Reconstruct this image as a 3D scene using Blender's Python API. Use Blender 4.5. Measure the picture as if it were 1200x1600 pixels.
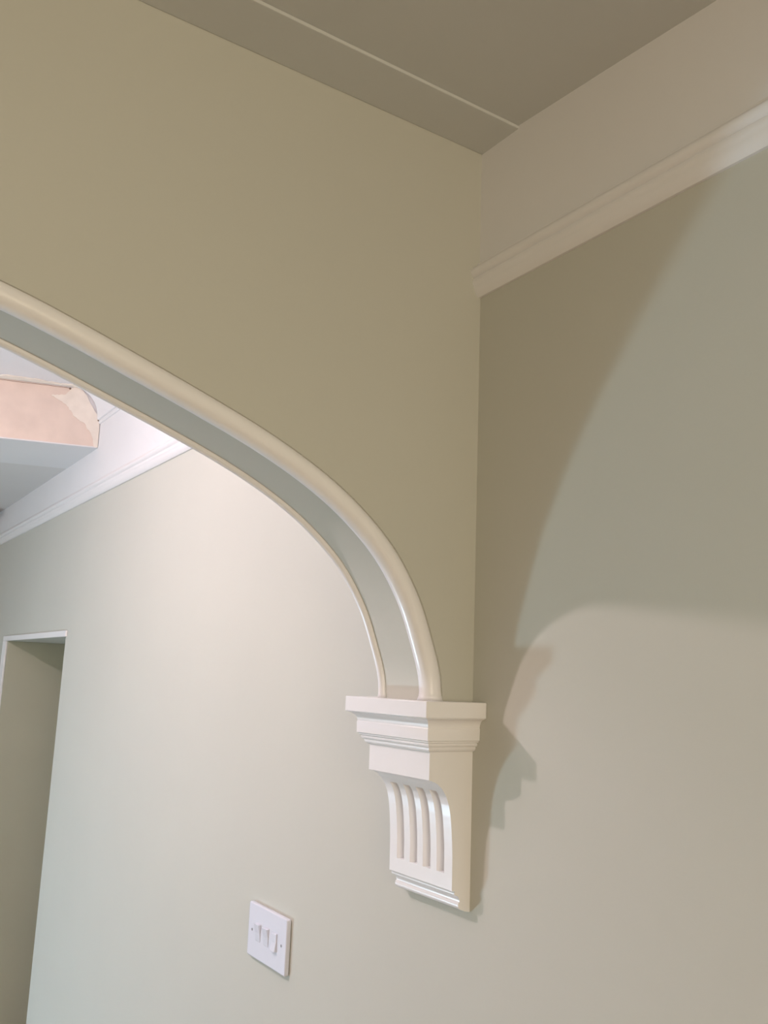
import bpy, bmesh, math, random
from mathutils import Vector, Matrix

random.seed(7)
for o in list(bpy.data.objects):
    bpy.data.objects.remove(o)
scene = bpy.context.scene
COL = scene.collection
EYE = 1.82                      # camera height above the floor (m)

# ------------------------------------------------------------------ camera
F_PX, YAW, PITCH, ROLL = 1400.36, 0.579625, 0.185559, 0.0385105
fw = Vector((math.sin(YAW) * math.cos(PITCH), math.cos(YAW) * math.cos(PITCH), math.sin(PITCH)))
r0 = Vector((math.cos(YAW), -math.sin(YAW), 0))
u0 = r0.cross(fw)
rt = math.cos(ROLL) * r0 + math.sin(ROLL) * u0
up = -math.sin(ROLL) * r0 + math.cos(ROLL) * u0
cam_d = bpy.data.cameras.new('camera')
cam = bpy.data.objects.new('camera', cam_d)
COL.objects.link(cam)
cam.matrix_world = Matrix(((rt.x, up.x, -fw.x, 0), (rt.y, up.y, -fw.y, 0), (rt.z, up.z, -fw.z, EYE), (0, 0, 0, 1)))
cam_d.sensor_fit = 'VERTICAL'
cam_d.sensor_height = 24.0
cam_d.lens = F_PX / 1600 * 24.0
cam_d.clip_start = 0.01
scene.camera = cam

# ------------------------------------------------------------------ world, lights, exposure
world = bpy.data.worlds.new('world')
scene.world = world
world.use_nodes = True
world.node_tree.nodes['Background'].inputs[0].default_value = (0.8, 0.9, 1.0, 1)
world.node_tree.nodes['Background'].inputs[1].default_value = 0.02

def light(name, kind, loc, energy, color, **kw):
    d = bpy.data.lights.new(name, kind)
    d.energy = energy
    d.color = color
    for k, v in kw.items():
        if k != 'aim':
            setattr(d, k, v)
    o = bpy.data.objects.new(name, d)
    COL.objects.link(o)
    o.location = loc
    if 'aim' in kw:
        o.rotation_euler = (Vector(kw['aim']) - Vector(loc)).to_track_quat('-Z', 'Y').to_euler()
    return o

# bulb hanging in the middle of the far half of the hall, beyond the arch
light('hall_bulb', 'POINT', (-0.28, 1.83, EYE + 0.630), 29.0, (1.0, 0.82, 0.85), shadow_soft_size=0.022)
# daylight through the low pane of the glazed door in the left wall
light('glazed_door_daylight', 'AREA', (-1.395, 3.46, 0.28), 48.0, (0.58, 0.83, 1.0), shape='RECTANGLE', size=0.22, size_y=0.22,
      aim=(-0.395, 0.46, 2.48))
# added warm fill behind the camera, set at the opening in the back wall
light('rear_fill_light', 'AREA', (-0.45, -1.97, 1.90), 29.5, (1.0, 0.845, 0.615), shape='RECTANGLE', size=1.1, size_y=0.9,
      aim=(-0.45, 1.0, 1.80))

vs = scene.view_settings
vs.view_transform = 'Standard'
vs.look = 'None'
vs.gamma = 1.0
vs.exposure = 0.0
vs.use_curve_mapping = False

# ------------------------------------------------------------------ materials
def mat(name, col, rough=0.6, spec=0.5, vary=0.03, scale=6.0, bump=0.0, bump_scale=300.0):
    m = bpy.data.materials.new(name)
    m.use_nodes = True
    nt = m.node_tree
    b = nt.nodes['Principled BSDF']
    b.inputs['Roughness'].default_value = rough
    b.inputs['Specular IOR Level'].default_value = spec
    tc = nt.nodes.new('ShaderNodeTexCoord')
    nz = nt.nodes.new('ShaderNodeTexNoise')
    nz.inputs['Scale'].default_value = scale
    nz.inputs['Detail'].default_value = 4
    nt.links.new(tc.outputs['Object'], nz.inputs['Vector'])
    rp = nt.nodes.new('ShaderNodeValToRGB')
    lo = [c * (1 - vary) for c in col]
    hi = [min(1, c * (1 + vary)) for c in col]
    rp.color_ramp.elements[0].position = 0.3
    rp.color_ramp.elements[1].position = 0.7
    rp.color_ramp.elements[0].color = (*lo, 1)
    rp.color_ramp.elements[1].color = (*hi, 1)
    nt.links.new(nz.outputs['Fac'], rp.inputs['Fac'])
    nt.links.new(rp.outputs['Color'], b.inputs['Base Color'])
    if bump:
        n2 = nt.nodes.new('ShaderNodeTexNoise')
        n2.inputs['Scale'].default_value = bump_scale
        n2.inputs['Detail'].default_value = 3
        nt.links.new(tc.outputs['Object'], n2.inputs['Vector'])
        bp = nt.nodes.new('ShaderNodeBump')
        bp.inputs['Strength'].default_value = bump
        bp.inputs['Distance'].default_value = 0.001
        nt.links.new(n2.outputs['Fac'], bp.inputs['Height'])
        nt.links.new(bp.outputs['Normal'], b.inputs['Normal'])
    return m

SAGE = mat('sage_wall_paint', (0.585, 0.575, 0.515), 0.75, 0.3, 0.012, 3.0, 0.10, 120)
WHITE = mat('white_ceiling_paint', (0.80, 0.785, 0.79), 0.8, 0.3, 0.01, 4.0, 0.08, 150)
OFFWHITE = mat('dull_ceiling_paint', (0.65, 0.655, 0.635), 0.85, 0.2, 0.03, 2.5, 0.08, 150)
GREYWHITE = mat('greyish_ceiling', (0.72, 0.695, 0.68), 0.85, 0.2, 0.02, 2.5)  # low ceiling past the beam, a darker tone than the beam soffit
GLOSS = mat('white_gloss_trim_paint', (0.90, 0.88, 0.89), 0.28, 0.5, 0.01, 8.0, 0.05, 60)
SATIN = mat('white_satin_rail_paint', (0.84, 0.82, 0.825), 0.45, 0.4, 0.01, 8.0, 0.05, 60)
PLASTIC = mat('white_switch_plastic', (0.76, 0.775, 0.87), 0.22, 0.5, 0.0)
SCREW = mat('screw_metal', (0.30, 0.30, 0.33), 0.4, 0.5, 0.0)
BARE = mat('bare_pink_plaster', (0.80, 0.67, 0.585), 0.85, 0.2, 0.06, 14.0, 0.3, 80)
SKIM = mat('cream_filler_skim', (0.87, 0.80, 0.71), 0.85, 0.2, 0.05, 25.0, 0.4, 90)
TAUPE = mat('taupe_reveal_paint', (0.54, 0.53, 0.42), 0.7, 0.3, 0.02, 5.0)
CRACK = mat('dark_crack', (0.25, 0.18, 0.13), 0.9, 0.1, 0.1, 50)
GLASS = mat('frosted_glass', (0.75, 0.80, 0.82), 0.35, 0.5, 0.0)
WOOD = mat('oak_floor', (0.30, 0.20, 0.12), 0.5, 0.4, 0.15, 9.0)

# ------------------------------------------------------------------ helpers (z is given relative to the eye)
def V(x, y, z):
    return Vector((x, y, z + EYE))

def ray(px, py):
    return fw + (px - 600) / F_PX * rt - (py - 800) / F_PX * up

def link(name, bm, m, parent=None, smooth=False, bevel=0.0, seg=2, weld=True):
    if weld:
        bmesh.ops.remove_doubles(bm, verts=bm.verts, dist=1e-6)
    bmesh.ops.recalc_face_normals(bm, faces=bm.faces)
    me = bpy.data.meshes.new(name)
    bm.to_mesh(me)
    bm.free()
    me.materials.append(m)
    o = bpy.data.objects.new(name, me)
    COL.objects.link(o)
    if parent:
        o.parent = parent
        o.matrix_parent_inverse = parent.matrix_world.inverted()
    if smooth:
        for p in me.polygons:
            p.use_smooth = True
        me.set_sharp_from_angle(angle=math.radians(38))
    if bevel:
        b = o.modifiers.new('bevel', 'BEVEL')
        b.width = bevel
        b.segments = seg
        b.limit_method = 'ANGLE'
        b.angle_limit = math.radians(30)
    return o

def tag(o, label, cat=None, kind=None, group=None):
    o['label'] = label
    if cat:
        o['category'] = cat
    if kind:
        o['kind'] = kind
    if group:
        o['group'] = group
    return o

def struct(o, label):
    return tag(o, label, None, 'structure')

def thing(name, loc, label, cat):
    o = bpy.data.objects.new(name, None)
    COL.objects.link(o)
    o.location = loc
    o.empty_display_size = 0.05
    bpy.context.view_layer.update()
    return tag(o, label, cat)

def box(bm, x0, x1, y0, y1, z0, z1):
    v = [bm.verts.new(V(x, y, z)) for z in (z0, z1) for y in (y0, y1) for x in (x0, x1)]
    for f in ((0, 1, 3, 2), (4, 6, 7, 5), (0, 4, 5, 1), (2, 3, 7, 6), (0, 2, 6, 4), (1, 5, 7, 3)):
        bm.faces.new([v[i] for i in f])

def prism(bm, pts, fn0, fn1):
    """closed outline pts (2D) placed by fn0 and fn1, joined to a solid"""
    a = [bm.verts.new(fn0(p)) for p in pts]
    b = [bm.verts.new(fn1(p)) for p in pts]
    n = len(pts)
    for i in range(n):
        bm.faces.new((a[i], a[(i + 1) % n], b[(i + 1) % n], b[i]))
    bm.faces.new(a)
    bm.faces.new(b[::-1])

def one_box(name, m, *a, **k):
    bm = bmesh.new()
    box(bm, *a)
    return link(name, bm, m, **k)

# ------------------------------------------------------------------ the hall
XR, XL = 0.76, -1.44
XC = (XR + XL) / 2              # middle of the hall
FLOOR = -EYE
Y_BACK, Y_END = -2.0, 4.42
YA, YB = 0.932, 1.042            # near and far face of the arch wall
DY0, DY1, DZ = 3.016, 3.92, 0.100   # opening in the right wall
CEIL_F, CEIL_L = 0.893, 0.6980    # far ceiling, lowered ceiling past the beam

struct(one_box('floor', WOOD, XL - 0.2, 2.2, Y_BACK - 0.2, Y_END + 0.2, FLOOR - 0.1, FLOOR), 'brown wooden hall floor')

bm = bmesh.new()
TOP = 1.05
box(bm, XR, XR + 0.25, Y_BACK - 0.2, DY0, FLOOR, TOP)
box(bm, XR, XR + 0.25, DY0, DY1, DZ, TOP)
box(bm, XR, XR + 0.25, DY1, Y_END + 0.2, FLOOR, TOP)
struct(link('wall_right', bm, SAGE, weld=False), 'long pale sage green wall running past the arch')

LD0, LD1, LDZ = 3.05, 3.95, 0.16
bm = bmesh.new()
box(bm, XL - 0.12, XL, Y_BACK - 0.2, LD0, FLOOR, TOP)
box(bm, XL - 0.12, XL, LD0, LD1, LDZ, TOP)
box(bm, XL - 0.12, XL, LD1, Y_END + 0.2, FLOOR, TOP)
struct(link('wall_left', bm, SAGE, weld=False), 'pale sage green wall opposite, with a glazed door')

struct(one_box('wall_end', SAGE, XL, XR, Y_END, Y_END + 0.2, FLOOR, TOP), 'pale sage green wall closing the hall')
bm = bmesh.new()
WX0, WX1, WZ0, WZ1 = -1.03, 0.13, -0.40, 0.56          # wide opening behind the viewer, cut for the added fill light
box(bm, XL, XR, Y_BACK - 0.2, Y_BACK, WZ1, TOP)
box(bm, XL, XR, Y_BACK - 0.2, Y_BACK, FLOOR, WZ0)
box(bm, XL, WX0, Y_BACK - 0.2, Y_BACK, WZ0, WZ1)
box(bm, WX1, XR, Y_BACK - 0.2, Y_BACK, WZ0, WZ1)
struct(link('wall_back', bm, SAGE, weld=False), 'pale sage green wall behind the viewer with an opening')

# glazed door in the left wall; its low pane lets the daylight in
door2 = bpy.data.objects.new('door_2', None)
COL.objects.link(door2)
door2.location = V(XL, (LD0 + LD1) / 2, FLOOR)
bpy.context.view_layer.update()
struct(door2, 'white glazed door in the left wall')
PY0, PY1 = 3.36, 3.64
for nm, y0, y1, z0, z1 in (('stile', LD0, PY0, FLOOR, LDZ), ('stile', PY1, LD1, FLOOR, LDZ), ('rail', PY0, PY1, FLOOR, FLOOR + 0.10),
                           ('rail', PY0, PY1, FLOOR + 0.38, LDZ)):
    bm = bmesh.new()
    box(bm, XL - 0.045, XL - 0.005, y0, y1, z0, z1)
    link(nm, bm, GLOSS, door2)
bm = bmesh.new()
box(bm, XL - 0.030, XL - 0.022, PY0, PY1, FLOOR + 0.10, FLOOR + 0.38)
link('pane', bm, GLASS, door2)

# near ceiling, sagging a little towards the viewer
prof = [(YA, 0.769), (0.852, 0.767), (0.69, 0.757), (0.527, 0.7455), (0.3, 0.727), (0.0, 0.715), (Y_BACK, 0.715)]
bm = bmesh.new()
out = [(y, z) for y, z in prof] + [(Y_BACK, 0.95), (YA, 0.95)]
prism(bm, out, lambda p: V(XL, p[0], p[1]), lambda p: V(XR, p[0], p[1]))
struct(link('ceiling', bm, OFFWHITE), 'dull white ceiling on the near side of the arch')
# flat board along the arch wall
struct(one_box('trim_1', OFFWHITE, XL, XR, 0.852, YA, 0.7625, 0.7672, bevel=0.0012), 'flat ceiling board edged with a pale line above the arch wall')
# far ceilings
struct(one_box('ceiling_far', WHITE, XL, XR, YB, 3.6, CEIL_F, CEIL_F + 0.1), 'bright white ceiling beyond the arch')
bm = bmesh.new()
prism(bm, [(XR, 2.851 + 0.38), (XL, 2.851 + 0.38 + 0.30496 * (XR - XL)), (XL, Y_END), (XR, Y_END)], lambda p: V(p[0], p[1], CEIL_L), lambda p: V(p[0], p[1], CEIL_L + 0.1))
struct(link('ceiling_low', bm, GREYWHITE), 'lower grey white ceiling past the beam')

# ------------------------------------------------------------------ arch wall
A = [(-.34, .4180), (-.27, .4165), (-.18, .4090), (-.08, .3955), (.03, .3770), (.1372, .3530), (.202, .3345), (.272, .3118), (.3474, .2862), (.4286, .2550), (.4987, .2213),
     (.5544, .1855), (.6034, .1420), (.6395, .0905), (.6620, .0380), (.6732, .0041), (.6764, -.0233)]

def catmull(P, n=6):
    out = []
    for i in range(len(P) - 1):
        p0 = P[i - 1] if i else (2 * XC - P[1][0], P[1][1])
        p1, p2 = P[i], P[i + 1]
        p3 = P[i + 2] if i + 2 < len(P) else (2 * p2[0] - p1[0], 2 * p2[1] - p1[1])
        for k in range(n):
            t = k / n
            out.append(tuple(0.5 * (2 * b + (c - a) * t + (2 * a - 5 * b + 4 * c - d) * t * t + (3 * b - a - 3 * c + d) * t ** 3)
                             for a, b, c, d in zip(p0, p1, p2, p3)))
    out.append(P[-1])
    return out

A = [(x, z - 0.0045 * max(0.0, min(1.0, (0.58 - x) / 0.25))) for x, z in A]
half = catmull(A)
curve = [(2 * XC - x, z) for x, z in half[:0:-1]] + half           # left to right

def offset(c, d):
    """push the intrados curve outwards (into the wall) by d"""
    res = []
    for i in range(len(c)):
        a = c[max(0, i - 1)]
        b = c[min(len(c) - 1, i + 1)]
        tx, tz = b[0] - a[0], b[1] - a[1]
        l = math.hypot(tx, tz)
        res.append((c[i][0] - tz / l * d, c[i][1] + tx / l * d))
    res[0] = (res[0][0], c[0][1])
    res[-1] = (res[-1][0], c[-1][1])
    return res

YQ = 0.9465                                  # depth of the rebate that holds the near bead
soffit = offset(curve, 0.0138)
edge_n = offset(curve, 0.0345)
bm = bmesh.new()
ring = []
for (x, z), (xe, ze) in zip(soffit, edge_n):
    # outline of the wall section from the near top, round the opening, to the far top
    ring.append([bm.verts.new(V(*p)) for p in ((xe, YA, 1.0), (xe, YA, ze), (xe, YQ, ze), (x, YQ, z), (x, YB, z), (x, YB, 1.0))])
for a, b in zip(ring, ring[1:]):
    for k in range(6):
        bm.faces.new((a[k], b[k], b[(k + 1) % 6], a[(k + 1) % 6]))
# end pieces up to the side walls
for xs, r in ((XR, ring[-1]), (XL, ring[0])):
    w = [bm.verts.new(Vector((xs, v.co.y, v.co.z))) for v in r]
    for k in range(6):
        bm.faces.new((r[k], w[k], w[(k + 1) % 6], r[(k + 1) % 6]))
    bm.faces.new(w)
wa = link('wall_arch', bm, SAGE)
for p in wa.data.polygons:
    p.use_smooth = True
wa.data.set_sharp_from_angle(angle=math.radians(30))
struct(wa, 'pale green cross wall pierced by a wide curved arch')
struct(one_box('wall_pier', SAGE, XL, -1.37, YA, YB, FLOOR, -0.0233), 'narrow pier carrying the other foot of the arch')

def bead(name, yc, rad, inset, label):
    path = offset(curve, rad + inset)
    bm = bmesh.new()
    rings = []
    n = 20
    for i, (x, z) in enumerate(path):
        a = path[max(0, i - 1)]
        b = path[min(len(path) - 1, i + 1)]
        tx, tz = b[0] - a[0], b[1] - a[1]
        l = math.hypot(tx, tz)
        nx, nz = -tz / l, tx / l
        if i in (0, len(path) - 1):
            nx, nz = (1 if i else -1), 0.0
        r = rad
        h = z - path[-1][1]
        if h < 0.012:
            r = rad * (1 + 0.22 * (1 - h / 0.012) ** 2)       # little flare where it lands on the corbel
        rings.append([bm.verts.new(V(x + nx * r * math.cos(t), yc + r * math.sin(t), z + nz * r * math.cos(t)))
                      for t in (2 * math.pi * k / n for k in range(n))])
    for a, b in zip(rings, rings[1:]):
        for k in range(n):
            bm.faces.new((a[k], a[(k + 1) % n], b[(k + 1) % n], b[k]))
    bm.faces.new(rings[0])
    bm.faces.new(rings[-1][::-1])
    o = link(name, bm, GLOSS)
    for p in o.data.polygons:
        p.use_smooth = len(p.vertices) == 4
    return struct(o, label)

bead('trim_2', YQ, 0.0144, 0.0112, 'white rounded bead moulding on the near edge of the arch')
bead('trim_3', 1.0385, 0.0062, 0.0075, 'white rounded bead moulding on the far edge of the arch')

# ------------------------------------------------------------------ friezes, picture rails, coving
struct(one_box('trim_4', WHITE, XR - 0.0025, XR, Y_BACK, YA, 0.575, 0.80), 'white frieze band above the near picture rail')
struct(one_box('trim_5', WHITE, XR - 0.0025, XR, YB, Y_END, 0.570, 0.90), 'white frieze band above the far picture rail')
# (outward, up) moulding profile of the rail
RAIL = [(0, 0.000), (0.0040, 0.0000), (0.0075, 0.0030), (0.0105, 0.0085), (0.0125, 0.0135), (0.0125, 0.0155), (0.0140, 0.0175), (0.0150, 0.0215),
        (0.0142, 0.0255), (0.0120, 0.0270), (0.0150, 0.0290), (0.0180, 0.0330), (0.0185, 0.0370), (0.0165, 0.0410), (0.0110, 0.0440), (0.0070, 0.0470),
        (0.0060, 0.0520), (0, 0.0520)]

def rail(name, y0, z0, y1, z1, label):
    bm = bmesh.new()
    prism(bm, RAIL, lambda p: V(XR - p[0], y0, z0 + p[1]), lambda p: V(XR - p[0], y1, z1 + p[1]))
    return struct(link(name, bm, SATIN, smooth=True), label)

rail('trim_6', Y_BACK, 0.562, YA, 0.5385, 'white moulded picture rail on the near stretch of wall')
rail('trim_7', YB, 0.5300, Y_END, 0.5370, 'white moulded picture rail on the wall beyond the arch')

cv = [(0.0, 0.776), (0.006, 0.778), (0.009, 0.784), (0.007, 0.789), (0.012, 0.791), (0.014, 0.797)]
for k in range(9):
    t = math.pi / 2 * k / 8
    cv.append((0.014 + 0.086 * (1 - math.cos(t)), 0.799 + 0.094 * math.sin(t)))
bm = bmesh.new()
cove_out = cv + [(0.0, CEIL_F)]
prism(bm, cove_out, lambda p: V(XR - p[0], YB, p[1]), lambda p: V(XR - p[0], 2.846 + 0.305 * p[0], p[1]))
struct(link('trim_8', bm, WHITE, smooth=True), 'white coving between frieze and ceiling beyond the arch')
# cornice on the end wall
struct(one_box('trim_9', GLOSS, XL, XR - 0.03, 4.28, Y_END, 0.672, 0.690, bevel=0.003), 'thin pale cornice ledge on the end wall')

# ------------------------------------------------------------------ ceiling beam with bare plaster face
BA, BB = Vector((0.76, 2.851)), Vector((0.478, 2.937))
bd = (BB - BA).normalized()
bn = Vector((bd.y, -bd.x))
if bn.y > 0:
    bn = -bn                              # faces the camera

def on_face(px, py, push=0.0):
    r = ray(px, py)
    n = Vector((-bd.y, bd.x))
    t = (n @ BA) / (n @ Vector((r.x, r.y)))
    q = r * t
    return ((Vector((q.x, q.y)) - BA) @ bd, q.z)       # (distance from the right wall, height)

def fpt(s, z, push=0.0):
    q = BA + bd * s + bn * push
    return V(q.x, q.y, z)

beam = thing('ceiling_beam', V(0.0, 3.0, 0.698), 'boxed white ceiling beam with a bare pink plaster face', 'beam')
slen = (BA.x - XL) / abs(bd.x)
bm = bmesh.new()
face_out = [(0, 0.698), (slen, 0.698), (slen, CEIL_F), (0, CEIL_F)]
a = [bm.verts.new(fpt(s, z)) for s, z in face_out]
b = [bm.verts.new(v.co + Vector((0, 0.38, 0))) for v in a]
for i in range(4):
    bm.faces.new((a[i], a[(i + 1) % 4], b[(i + 1) % 4], b[i]))
bm.faces.new(a)
bm.faces.new(b[::-1])
link('beam_casing', bm, WHITE, beam)

def plaster(name, pts, thick, m, label=None):
    bm = bmesh.new()
    prism(bm, pts, lambda p: fpt(p[0], p[1], 0.0002), lambda p: fpt(p[0], p[1], thick))
    o = link(name, bm, m, beam)
    if label:
        o['label'] = label
    return o

def jitter(pts, amp, n=4):
    out = []
    for (x0, y0), (x1, y1) in zip(pts, pts[1:]):
        for k in range(n):
            t = k / n
            j = amp if k else 0
            out.append((x0 + (x1 - x0) * t + random.uniform(-j, j), y0 + (y1 - y0) * t + random.uniform(-j, j)))
    out.append(pts[-1])
    return out

# bare plaster panel over the whole visible face
pl_top = [on_face(110, 606), on_face(60, 598), on_face(0, 590)]
bare = [(0.012, 0.700), (slen - 0.02, 0.700), (slen - 0.02, 0.8895), pl_top[2], (pl_top[0][0] + 0.01, 0.8885), (0.085, 0.870), (0.03, 0.82), (0.012, 0.79)]
bare = [(s, min(z, 0.8905)) for s, z in bare]
plaster('bare_plaster', bare, 0.0025, BARE, 'bare pink plaster')
# ragged cream filler along the right edge
inner_px = [(147, 700), (145, 690), (143, 681), (139, 673), (134, 664), (127, 659), (121, 655), (114, 649), (111, 642), (105, 635), (97, 628), (88, 623), (81, 619), (82, 616.5), (92, 618), (103, 617)]
outer_px = [(111, 609), (116, 605), (124, 607), (131, 612), (137, 620), (142, 632), (148, 643), (154, 650), (158, 657), (160, 664), (159, 680), (156, 692), (154, 700)]
inner = jitter([on_face(*p) for p in inner_px], 0.0022, 3)
outer = jitter([on_face(*p) for p in outer_px], 0.0015, 3)
ragged = [(max(0.003, s), max(0.6995, min(0.8915, z))) for s, z in inner + outer]
cov_lim = lambda z: next((XR - 0 and p[0] for p in cv if p[1] >= z), 0.1)
ragged = [(max(s, 0.001 + (0.0 if z < 0.776 else cov_lim(z) * 0.55)), z) for s, z in ragged]
plaster('filler_skim', ragged, 0.0055, SKIM, 'ragged cream filler')
# thin bead of old plaster along the bottom arris
bm = bmesh.new()
prism(bm, [(0.004, 0.6975), (slen - 0.02, 0.6975), (slen - 0.02, 0.7015), (0.004, 0.7015)], lambda p: fpt(p[0], p[1], 0.0002), lambda p: fpt(p[0], p[1], 0.005))
link('bottom_arris', bm, WHITE, beam)
# crack under the ceiling and two nail holes
c0, c1 = on_face(111, 606), on_face(-60, 582)
pts = [(c0[0] + (c1[0] - c0[0]) * k / 14, min(0.8895, c0[1] + random.uniform(-0.0006, 0.0006) - 0.001)) for k in range(15)]
plaster('crack', pts + [(s, z - 0.0013) for s, z in pts[::-1]], 0.0029, CRACK)
for px in ((110, 606), (157, 658)):
    s, z = on_face(*px)
    s = max(s, 0.008)
    z = min(z, 0.884)
    plaster('nail_hole', [(s + 0.0032 * math.cos(t), z + 0.0032 * math.sin(t)) for t in (2 * math.pi * k / 8 for k in range(8))], 0.0062, CRACK)
# ragged filler smeared on the ceiling just in front of the beam
bm = bmesh.new()
edge = []
s = 0.075
while s < 0.62:
    edge.append((s, 0.035 + 0.012 * math.sin(s * 31) + random.uniform(-0.007, 0.007)))
    s += 0.012
pts = [(0.066, 0.006)] + edge + [(0.62, 0.006)]
def on_ceil(p, z):
    q = BA + bd * p[0] + bn * p[1]
    return V(q.x, q.y, z)
prism(bm, pts, lambda p: on_ceil(p, CEIL_F - 0.0002), lambda p: on_ceil(p, CEIL_F - 0.003))
link('ceiling_skim', bm, SKIM, beam)['label'] = 'ragged cream filler'

# ------------------------------------------------------------------ opening in the right wall
door = thing('door_1', V(XR, (DY0 + DY1) / 2, FLOOR), 'deep taupe door opening with thin white edging in the right wall', None)
door['kind'] = 'structure'
bm = bmesh.new()
box(bm, XR + 0.001, XR + 0.9, DY1 - 0.005, DY1 - 0.0005, FLOOR, DZ - 0.0005)
link('far_reveal', bm, TAUPE, door)
bm = bmesh.new()
box(bm, XR + 0.25, XR + 0.9, DY0 - 0.05, DY0, FLOOR, DZ + 0.05)
link('near_reveal', bm, TAUPE, door)
bm = bmesh.new()
box(bm, XR + 0.25, XR + 0.9, DY0, DY1, DZ, DZ + 0.05)
link('head_reveal', bm, TAUPE, door)
bm = bmesh.new()
box(bm, XR + 0.9, XR + 0.95, DY0 - 0.05, DY1 + 0.05, FLOOR, DZ + 0.05)
link('back_panel', bm, TAUPE, door)
bm = bmesh.new()
box(bm, XR - 0.007, XR, DY0 - 0.018, DY1 + 0.062, DZ, DZ + 0.020)
link('head_edging', bm, GLOSS, door, bevel=0.002)
bm = bmesh.new()
box(bm, XR - 0.007, XR, DY1, DY1 + 0.062, FLOOR, DZ)
link('side_edging', bm, GLOSS, door, bevel=0.002)

# ------------------------------------------------------------------ corbel
corbel = thing('corbel', V(XR, 1.0, -0.2808), 'white painted fluted corbel under the foot of the arch', 'corbel')
BX, BY0, BY1 = 0.6912, 0.9302, 1.0690

def rings(name, prof, bevel=0.0006):
    bm = bmesh.new()
    rs = []
    for o, z in prof:
        rs.append([bm.verts.new(V(x, y, z)) for x, y in ((XR, BY0 - o), (BX - o, BY0 - o), (BX - o, BY1 + o), (XR, BY1 + o))])
    for a, b in zip(rs, rs[1:]):
        for k in range(4):
            bm.faces.new((a[k], a[(k + 1) % 4], b[(k + 1) % 4], b[k]))
    bm.faces.new(rs[0])
    bm.faces.new(rs[-1][::-1])
    return link(name, bm, GLOSS, corbel, smooth=True, bevel=bevel)

rings('abacus', [(0.0265, -0.0436), (0.0265, -0.0233)], 0.0010)
ca = []
for k in range(7):                                   # cavetto under the slab
    t = math.pi / 2 * k / 6
    ca.append((0.0135 + 0.0105 * (1 - math.cos(t)), -0.0560 + 0.0115 * math.sin(t)))
rings('cornice_moulding', [(0.0, -0.0862), (0.0030, -0.0855), (0.0052, -0.0835), (0.0060, -0.0812), (0.0060, -0.0795), (0.0085, -0.0788), (0.0095, -0.0768),
                           (0.0085, -0.0748), (0.0115, -0.0740), (0.0118, -0.0722), (0.0138, -0.0715), (0.0142, -0.0570)] + ca + [(0.0240, -0.0436)], 0.0003)
rings('block', [(0.0, -0.1202), (0.0, -0.0862)], 0.0)

# fluted body: profile (x, z) swept from near side to far side
BP = [(0.6912, -0.1202), (0.7009, -0.1232), (0.7075, -0.1270), (0.7133, -0.1328), (0.7190, -0.1410), (0.7232, -0.1510), (0.7262, -0.1640), (0.7282, -0.1800), (0.7297, -0.1970),
      (0.7305, -0.2141), (0.7308, -0.2330), (0.7310, -0.2520)]
def bp_at(z):
    for (x0, z0), (x1, z1) in zip(BP, BP[1:]):
        if z1 <= z <= z0:
            t = (z0 - z) / (z0 - z1)
            return x0 + (x1 - x0) * t
    return BP[-1][0]
FL = [(.9465, .9625), (.9755, .9925), (1.0050, 1.0215), (1.0350, 1.0520)]
FZ0, FZ1 = -0.2355, -0.1355
DEPTH = 0.0105
bm = bmesh.new()
ys = [BY0] + [y for f in FL for y in f] + [BY1]
# sample path densely, with breaks at the flute ends
zs = sorted({-0.1202, -0.252, FZ0, FZ1} | {-0.1202 - 0.1318 * (k / 44) for k in range(45)}, reverse=True)
path = [(bp_at(z), z) for z in zs]
def nrm(i):
    a = path[max(0, i - 1)]
    b = path[min(len(path) - 1, i + 1)]
    tx, tz = b[0] - a[0], b[1] - a[1]
    l = math.hypot(tx, tz)
    return (-tz / l, tx / l)               # pointing into the body
grid = [[bm.verts.new(V(x, y, z)) for y in ys] for x, z in path]
i0, i1 = zs.index(FZ1), zs.index(FZ0)
for i in range(len(path) - 1):
    for j in range(len(ys) - 1):
        flute = j % 2 == 1
        if flute and i0 <= i < i1:
            continue
        bm.faces.new((grid[i][j], grid[i][j + 1], grid[i + 1][j + 1], grid[i + 1][j]))
NSEG = 8
for f, (y0, y1) in enumerate(FL):                      # half-round flutes
    j = 1 + 2 * f
    yc, hw = (y0 + y1) / 2, (y1 - y0) / 2
    low = []
    for i in range(i0, i1 + 1):
        nx, nz = nrm(i)
        d = DEPTH * math.sqrt(min(1, 0.02 + (i - i0) / 5))   # rounded run-out at the top
        x, z = path[i]
        row = [grid[i][j]]
        for k in range(1, NSEG):
            t = math.pi * k / NSEG
            row.append(bm.verts.new(V(x + nx * d * math.sin(t), yc - hw * math.cos(t), z + nz * d * math.sin(t))))
        row.append(grid[i][j + 1])
        low.append(row)
    for r0_, r1_ in zip(low, low[1:]):
        for k in range(NSEG):
            bm.faces.new((r0_[k], r0_[k + 1], r1_[k + 1], r1_[k]))
    bm.faces.new(low[0])
    bm.faces.new(low[-1][::-1])
wallv = {}
for y, j in ((BY0, 0), (BY1, len(ys) - 1)):
    t = bm.verts.new(V(XR, y, -0.1202))
    b = bm.verts.new(V(XR, y, -0.2520))
    wallv[j] = (t, b)
    bm.faces.new([g[j] for g in grid] + [b, t])
jl = len(ys) - 1
bm.faces.new(grid[0] + [wallv[jl][0], wallv[0][0]])
bm.faces.new(grid[-1] + [wallv[jl][1], wallv[0][1]])
bm.faces.new((wallv[0][0], wallv[jl][0], wallv[jl][1], wallv[0][1]))
fb = link('fluted_body', bm, GLOSS, corbel)
for p in fb.data.polygons:
    p.use_smooth = True
fb.data.set_sharp_from_angle(angle=math.radians(28))

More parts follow.
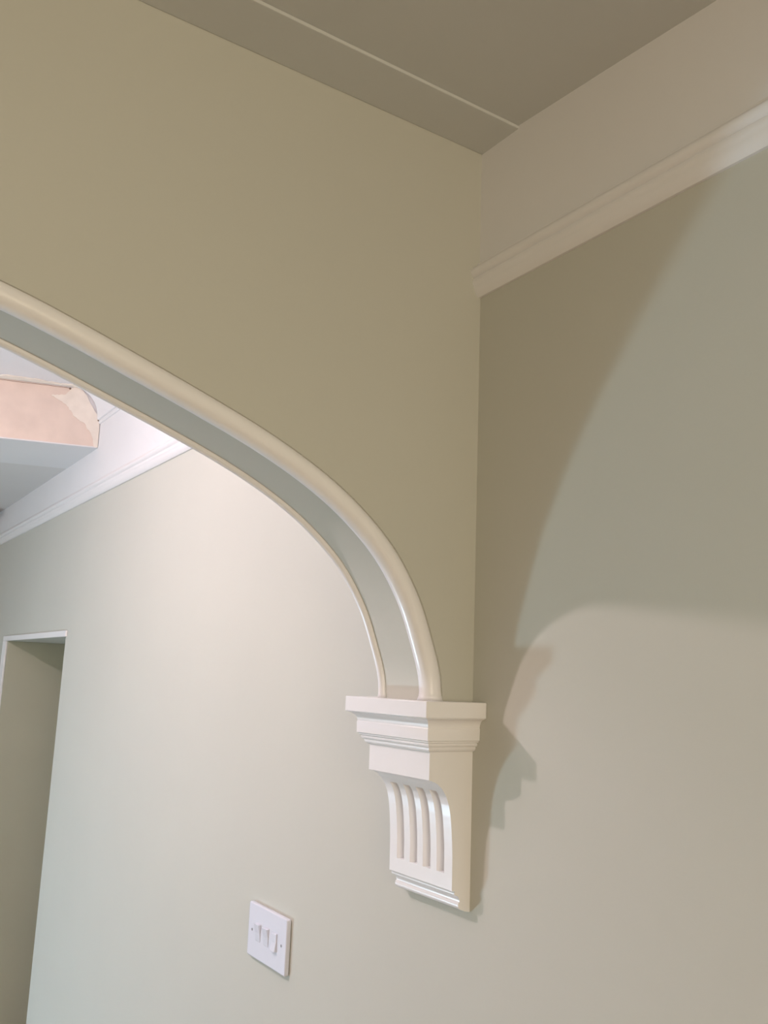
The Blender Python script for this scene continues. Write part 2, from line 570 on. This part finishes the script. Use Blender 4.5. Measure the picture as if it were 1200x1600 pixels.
BASE = [(0.7310, -0.2520), (0.7310, -0.2536), (0.7360, -0.2545), (0.7350, -0.2555), (0.7347, -0.2572), (0.7354, -0.2588), (0.7372, -0.2594), (0.7400, -0.2606), (0.7424, -0.2632),
        (0.7434, -0.2664), (0.7434, -0.2678), (0.7420, -0.2686), (0.7412, -0.2706), (0.7414, -0.2732), (0.7430, -0.2756), (0.7460, -0.2772), (0.7510, -0.2790), (0.7560, -0.2804), (XR, -0.2808), (XR, -0.2520)]
bm = bmesh.new()
prism(bm, BASE, lambda p: V(p[0], BY0, p[1]), lambda p: V(p[0], BY1, p[1]))
link('base_moulding', bm, GLOSS, corbel, smooth=True)

# ------------------------------------------------------------------ light switch
SY0, SY1, SZ0, SZ1 = 1.391, 1.535, -0.4815, -0.3935
sw = thing('light_switch', V(XR, (SY0 + SY1) / 2, SZ0), 'white plastic light switch plate with three rockers on the green wall', 'light switch')
PT = 0.0085
bm = bmesh.new()
w, h = SY1 - SY0, SZ1 - SZ0
def rrect(y0, y1, z0, z1, r, n=5):
    pts = []
    for cy, cz, a0 in ((y1 - r, z1 - r, 0), (y0 + r, z1 - r, 90), (y0 + r, z0 + r, 180), (y1 - r, z0 + r, 270)):
        for k in range(n + 1):
            t = math.radians(a0 + 90 * k / n)
            pts.append((cy + r * math.cos(t), cz + r * math.sin(t)))
    return pts
prism(bm, rrect(SY0, SY1, SZ0, SZ1, 0.004), lambda p: V(XR, p[0], p[1]), lambda p: V(XR - PT, p[0], p[1]))
link('plate', bm, PLASTIC, sw, smooth=True, bevel=0.0022, seg=3)
zc = (SZ0 + SZ1) / 2
for k, (fy, flip) in enumerate(((0.285, -1), (0.50, 1), (0.715, 1))):      # from the near (right) end
    yc = SY0 + w * fy
    y0, y1 = yc - 0.0085, yc + 0.0085
    z0, z1 = zc - 0.0145, zc + 0.0145
    hi, lo = 0.0050, 0.0006
    top, bot = (hi, lo) if flip > 0 else (lo + 0.0015, hi)
    bm = bmesh.new()
    o = [(XR - PT, z0), (XR - PT, z1), (XR - PT - top, z1 - 0.0006), (XR - PT - 0.0022, zc), (XR - PT - bot, z0 + 0.0006)]
    prism(bm, o, lambda p: V(p[0], y0, p[1]), lambda p: V(p[0], y1, p[1]))
    link('rocker', bm, PLASTIC, sw, bevel=0.0005)
for fy in (0.115, 0.885):
    yc = SY0 + w * fy
    bm = bmesh.new()
    circ = [(0.0023 * math.cos(t), 0.0023 * math.sin(t)) for t in (2 * math.pi * k / 12 for k in range(12))]
    prism(bm, circ, lambda p: V(XR - PT, yc + p[0], zc + p[1]), lambda p: V(XR - PT - 0.0006, yc + p[0], zc + p[1]))
    link('screw', bm, SCREW, sw)
